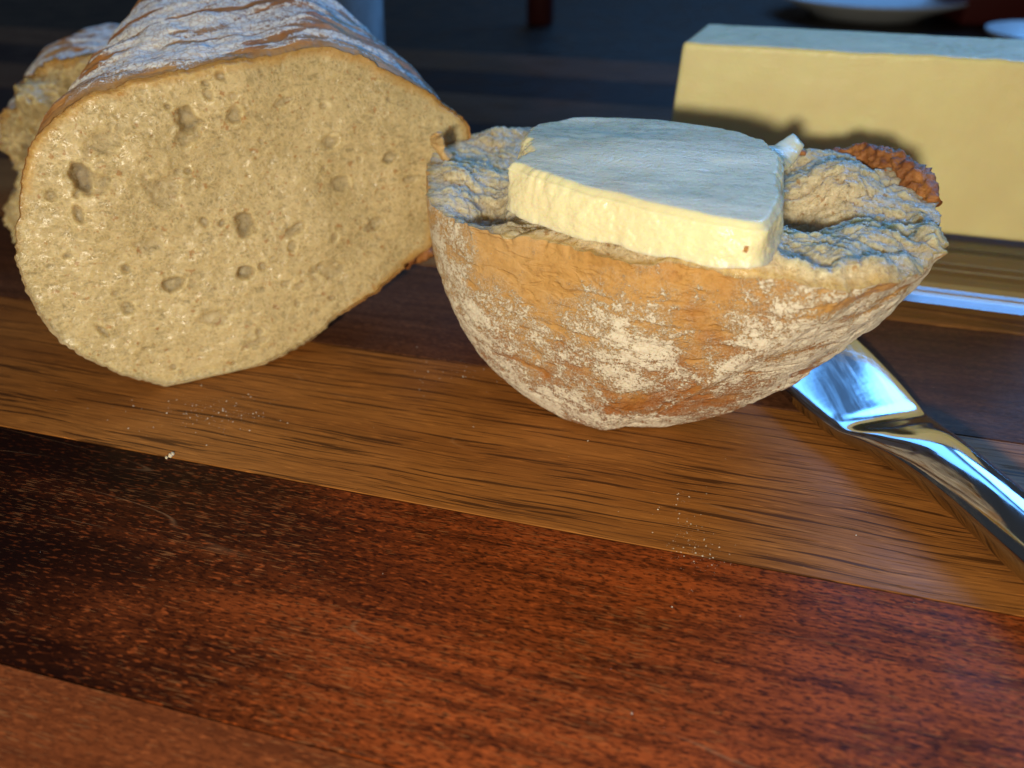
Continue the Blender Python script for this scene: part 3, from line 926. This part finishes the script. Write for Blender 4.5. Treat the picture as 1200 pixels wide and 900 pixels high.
for i, x_ in enumerate(bx):
    p = prof.copy()
    if i == 0:
        p = np.array([D_ / 2, H_ / 2]) + (p - np.array([D_ / 2, H_ / 2])) * np.array([0.96, 0.975])
    BR[i] = np.c_[np.full(len(p), x_), p]
# slanting left end: the top back corner is cut away, a slightly ragged upper edge
xs = BR[..., 0]
lean = (1 - smooth(0, 0.03, xs))
BR[..., 0] += lean * (BR[..., 2] / H_ * 0.002 + BR[..., 1] / D_ * 0.004)
nzv = fbm(BR * 40, 3, 131) * 0.0004 + fbm(BR * 300, 3, 133) * 0.00009
cb = np.array([0, D_ / 2, H_ / 2])
dd = BR - cb; dd[..., 0] = 0
dd /= np.linalg.norm(dd, axis=2, keepdims=True) + 1e-9
BR += dd * nzv[..., None]
BR[..., 2] += 0.0007 * np.maximum(0, fbm(BR * np.array([210, 60, 1]), 3, 137)) * smooth(H_ - 0.002, H_, BR[..., 2]) * (1 - smooth(0.001, 0.004, BR[..., 1]))
BR[..., 2] = np.maximum(BR[..., 2], 0.0002)
ring_mesh('block', BR, BLK, blk, True, True, flip=True)

GL = glass_mat('clear_glass', (0.95, 0.97, 0.97), 1.52)
dish = thing('glass_butter_dish', 'clear rectangular glass dish with raised rim under the butter block', 'dish', (0.1165, 0.2345, 0.0), BROT2)


def rrect(hx_, hy_, r, n=22):
    pts = []
    for (sx, sy, a0) in ((1, 1, 0), (-1, 1, math.pi / 2), (-1, -1, math.pi), (1, -1, 1.5 * math.pi)):
        for a in np.linspace(a0, a0 + math.pi / 2, n):
            pts.append((sx * (hx_ - r) + r * math.cos(a), sy * (hy_ - r) + r * math.sin(a)))
    return np.array(pts)


def dish_ring(inset, z_):
    q = rrect(0.110 - inset, 0.071 - inset, 0.030 - min(inset, 0.02))
    return np.c_[q, np.full(len(q), z_)]


def bead(i0, z0, r, n=7):
    return [(i0 - r * math.cos(a) * -1, z0 + r * math.sin(a)) for a in np.linspace(0, math.pi, n)]


dprof = [(0.060, 0.0080), (0.0545, 0.0080), (0.0525, 0.0085), (0.0503, 0.0082), (0.0430, 0.0080), (0.0405, 0.0086), (0.0380, 0.00822), (0.0348, 0.0090), (0.0322, 0.00862), (0.027, 0.0086), (0.0200, 0.0098), (0.0190, 0.0106), (0.0176, 0.01028), (0.0118, 0.0114), (0.0110, 0.0128), (0.0096, 0.01248), (0.0050, 0.0146), (0.0045, 0.0150), (0.0040, 0.0152), (0.0006, 0.01472), (0.0000, 0.0142), (0.0004, 0.0134)]
dprof += [(0.0110, 0.0070), (0.0180, 0.0030), (0.0205, 0.0004), (0.0240, 0.0004), (0.0250, 0.0024), (0.060, 0.0028)]
DR = np.array([dish_ring(i_, z_) for (i_, z_) in dprof])
ring_mesh('tray', DR, GL, dish, True, True, flip=True, smooth_=False)

# ================================================================== KNIFE
STEEL = steel_mat()
kdir = np.array([0.262, -0.965]); knor = np.array([0.965, 0.262])
korg = np.array([0.0765, 0.1375])       # neck
knife = thing('butter_knife', 'shiny steel butter knife with its blade under the bread piece', 'knife', (korg[0], korg[1], 0.0))
# s along the handle (m), half width, half height, centre height, sideways shift, squareness
st = [(-0.050, 0.003, 0.0006, 0.0074, 0.004, 2.2), (-0.047, 0.0075, 0.0008, 0.0071, 0.003, 2.3), (-0.038, 0.0120, 0.0010, 0.0063, 0.001, 6), (-0.022, 0.0138, 0.0012, 0.0049, 0.0, 8), (-0.008, 0.0131, 0.0016, 0.0037, 0.0, 7),
      (0.000, 0.0119, 0.0017, 0.0033, 0.0, 6.5), (0.005, 0.0108, 0.0018, 0.0033, 0.0001, 5.0), (0.011, 0.0092, 0.0031, 0.0045, 0.0003, 3.0), (0.018, 0.0079, 0.0043, 0.0056, 0.0004, 2.3), (0.028, 0.0070, 0.0049, 0.0061, 0.0006, 2.0), (0.050, 0.0066, 0.0052, 0.0063, 0.0008, 1.95),
      (0.085, 0.0088, 0.0050, 0.0060, 0.001, 2.4), (0.105, 0.0090, 0.0050, 0.0060, 0.001, 2.4), (0.115, 0.0080, 0.0042, 0.0055, 0.001, 2.3), (0.120, 0.0045, 0.0024, 0.0050, 0.001, 2.2)]
st = open_curve(st, 130)
KR = []
tk = np.linspace(0, 2 * math.pi, 72, endpoint=False)
for (s_, hw, hh, cz, sh, sq) in st:
    e = 2 / sq
    cx_ = hw * np.sign(np.cos(tk)) * np.abs(np.cos(tk)) ** e
    cz_ = hh * np.sign(np.sin(tk)) * np.abs(np.sin(tk)) ** e
    p2 = korg + kdir * s_
    P = np.c_[p2[0] + knor[0] * (cx_ + sh), p2[1] + knor[1] * (cx_ + sh), np.maximum(cz + cz_, 0.0005)]
    KR.append(P)
KR = np.array(KR)
ib = int(np.argmin(np.abs(st[:, 0] - 0.003)))
ring_mesh('blade', KR[:ib + 1], STEEL, knife, True, False)
ring_mesh('handle', KR[ib:], STEEL, knife, False, True)

# ================================================================== BACKGROUND THINGS
tz = -0.022
GLTm = Mat('frosted_glass')
GLTm.bs(Base_Color=(0.80, 0.86, 0.9), Roughness=0.35, Alpha=GLTm.ramp(GLTm.noise(GLTm.obj(), 45, 3), 0.35, 0.65, 0.35, 0.9))
GLT = GLTm.m


def lathe(name, prof, mat, parent, n=64):
    a = np.linspace(0, 2 * math.pi, n, endpoint=False)
    rg = np.array([np.c_[r_ * np.cos(a), r_ * np.sin(a), np.full(n, z_)] for (r_, z_) in prof])
    return ring_mesh(name, rg + np.array(parent.location), mat, parent, True, True)


tum = thing('glass_tumbler', 'blurred glass tumbler standing behind the top right of the loaf', 'glass', (-0.098, 0.402, 0.0))
lathe('vessel', [(0.030, 0.0006), (0.035, 0.002), (0.0365, 0.02), (0.040, 0.095), (0.0404, 0.0965), (0.039, 0.0965), (0.0382, 0.095), (0.0345, 0.02), (0.030, 0.010), (0.01, 0.009)], GLT, tum)
white = plain_mat('white_porcelain', (0.62, 0.64, 0.66), 0.3)
plate = thing('plate', 'white plate far behind the butter block at the top edge', 'plate', (0.335, 0.815, tz))
lathe('dish', [(0.045, 0.001), (0.05, 0.0), (0.052, 0.004), (0.085, 0.016), (0.086, 0.018), (0.084, 0.0185), (0.055, 0.008), (0.01, 0.0075)], white, plate)
sauc = thing('small_bowl', 'small white bowl in front of the dark red box at the right edge', 'bowl', (0.386, 0.600, tz))
lathe('bowl', [(0.022, 0.0005), (0.026, 0.0), (0.028, 0.004), (0.046, 0.020), (0.047, 0.022), (0.0455, 0.0222), (0.028, 0.009), (0.008, 0.007)], white, sauc)
redm = plain_mat('dark_red_card', (0.10, 0.012, 0.010), 0.45)
box = thing('red_box', 'dark red box at the top right corner behind the small white bowl', 'box', (0.485, 0.79, tz), R(-5))
bevel_box('carton', (0.17, 0.08, 0.12), (0, 0, 0.0605), redm, box, 0.002)
bevel_box('lid', (0.174, 0.084, 0.02), (0, 0, 0.1255), redm, box, 0.002)
redg = plain_mat('red_glass', (0.05, 0.007, 0.006), 0.5)
bot = thing('red_bottle', 'slim blurred red bottle standing far back in the dark middle', 'bottle', (0.025, 0.765, tz))
lathe('body', [(0.010, 0.0005), (0.012, 0.002), (0.012, 0.075), (0.010, 0.085), (0.005, 0.095), (0.005, 0.118)], redg, bot, 32)
lathe('cap', [(0.003, 0.1182), (0.0062, 0.1182), (0.0062, 0.130), (0.003, 0.1305)], redm, bot, 32)

# ================================================================== CRUMBS AND FLOUR ON THE BOARD
CR = baked_mat('crumb_bits', (0.75, 0.66, 0.48), (0.62, 0.50, 0.33))
FLM = plain_mat('loose_flour', (0.80, 0.76, 0.68), 0.95)


def grain(p, r, seed):
    a = np.linspace(0, 2 * math.pi, 7, endpoint=False)
    V = [(p[0] + r * math.cos(q) * random.uniform(0.6, 1.3), p[1] + r * math.sin(q) * random.uniform(0.6, 1.3), 0.00005) for q in a]
    V += [(p[0] + 0.6 * r * math.cos(q + 0.3) * random.uniform(0.6, 1.2), p[1] + 0.6 * r * math.sin(q + 0.3) * random.uniform(0.6, 1.2), r * random.uniform(0.6, 1.1)) for q in a]
    V.append((p[0], p[1], r * 1.15))
    F = [(i, (i + 1) % 7, 7 + (i + 1) % 7, 7 + i) for i in range(7)] + [(7 + i, 7 + (i + 1) % 7, 14) for i in range(7)]
    return V, F


def grains(name, spots, mat, label=None, cat=None, kind=None):
    V, F = [], []
    for (x_, y_, r_) in spots:
        v, f = grain((x_, y_), r_, 0)
        F += [tuple(i + len(V) for i in q) for q in f]
        V += v
    o = mesh_obj(name, V, F, mat, None, True)
    tag(o, label, cat, kind=kind)
    return o


c1 = grains('bread_crumb', [(-0.0706, 0.1270, 0.0006), (-0.0703, 0.1277, 0.0005), (-0.0711, 0.1264, 0.0004)], CR, 'pale bread crumb on the oak strip just above its dark seam, below the loaf', 'crumb')
sp_ = []
for (x_, y_, sx, sy, n_, rm) in ((-0.071, 0.143, 0.008, 0.004, 160, 0.00012), (-0.062, 0.141, 0.006, 0.003, 90, 0.00012), (0.032, 0.104, 0.0025, 0.007, 110, 0.00011), (0.034, 0.100, 0.004, 0.002, 60, 0.00011), (-0.012, 0.160, 0.008, 0.006, 70, 0.00014), (0.0, 0.12, 0.09, 0.05, 70, 0.00010), (0.02, 0.08, 0.07, 0.03, 14, 0.00010)):
    for _ in range(n_):
        sp_.append((random.gauss(x_, sx), random.gauss(y_, sy), rm * (0.3 + 1.2 * random.random() ** 4)))
grains('flour_dust', sp_, FLM, 'fine white flour dust scattered over the board in front of the bread', 'flour', 'stuff')
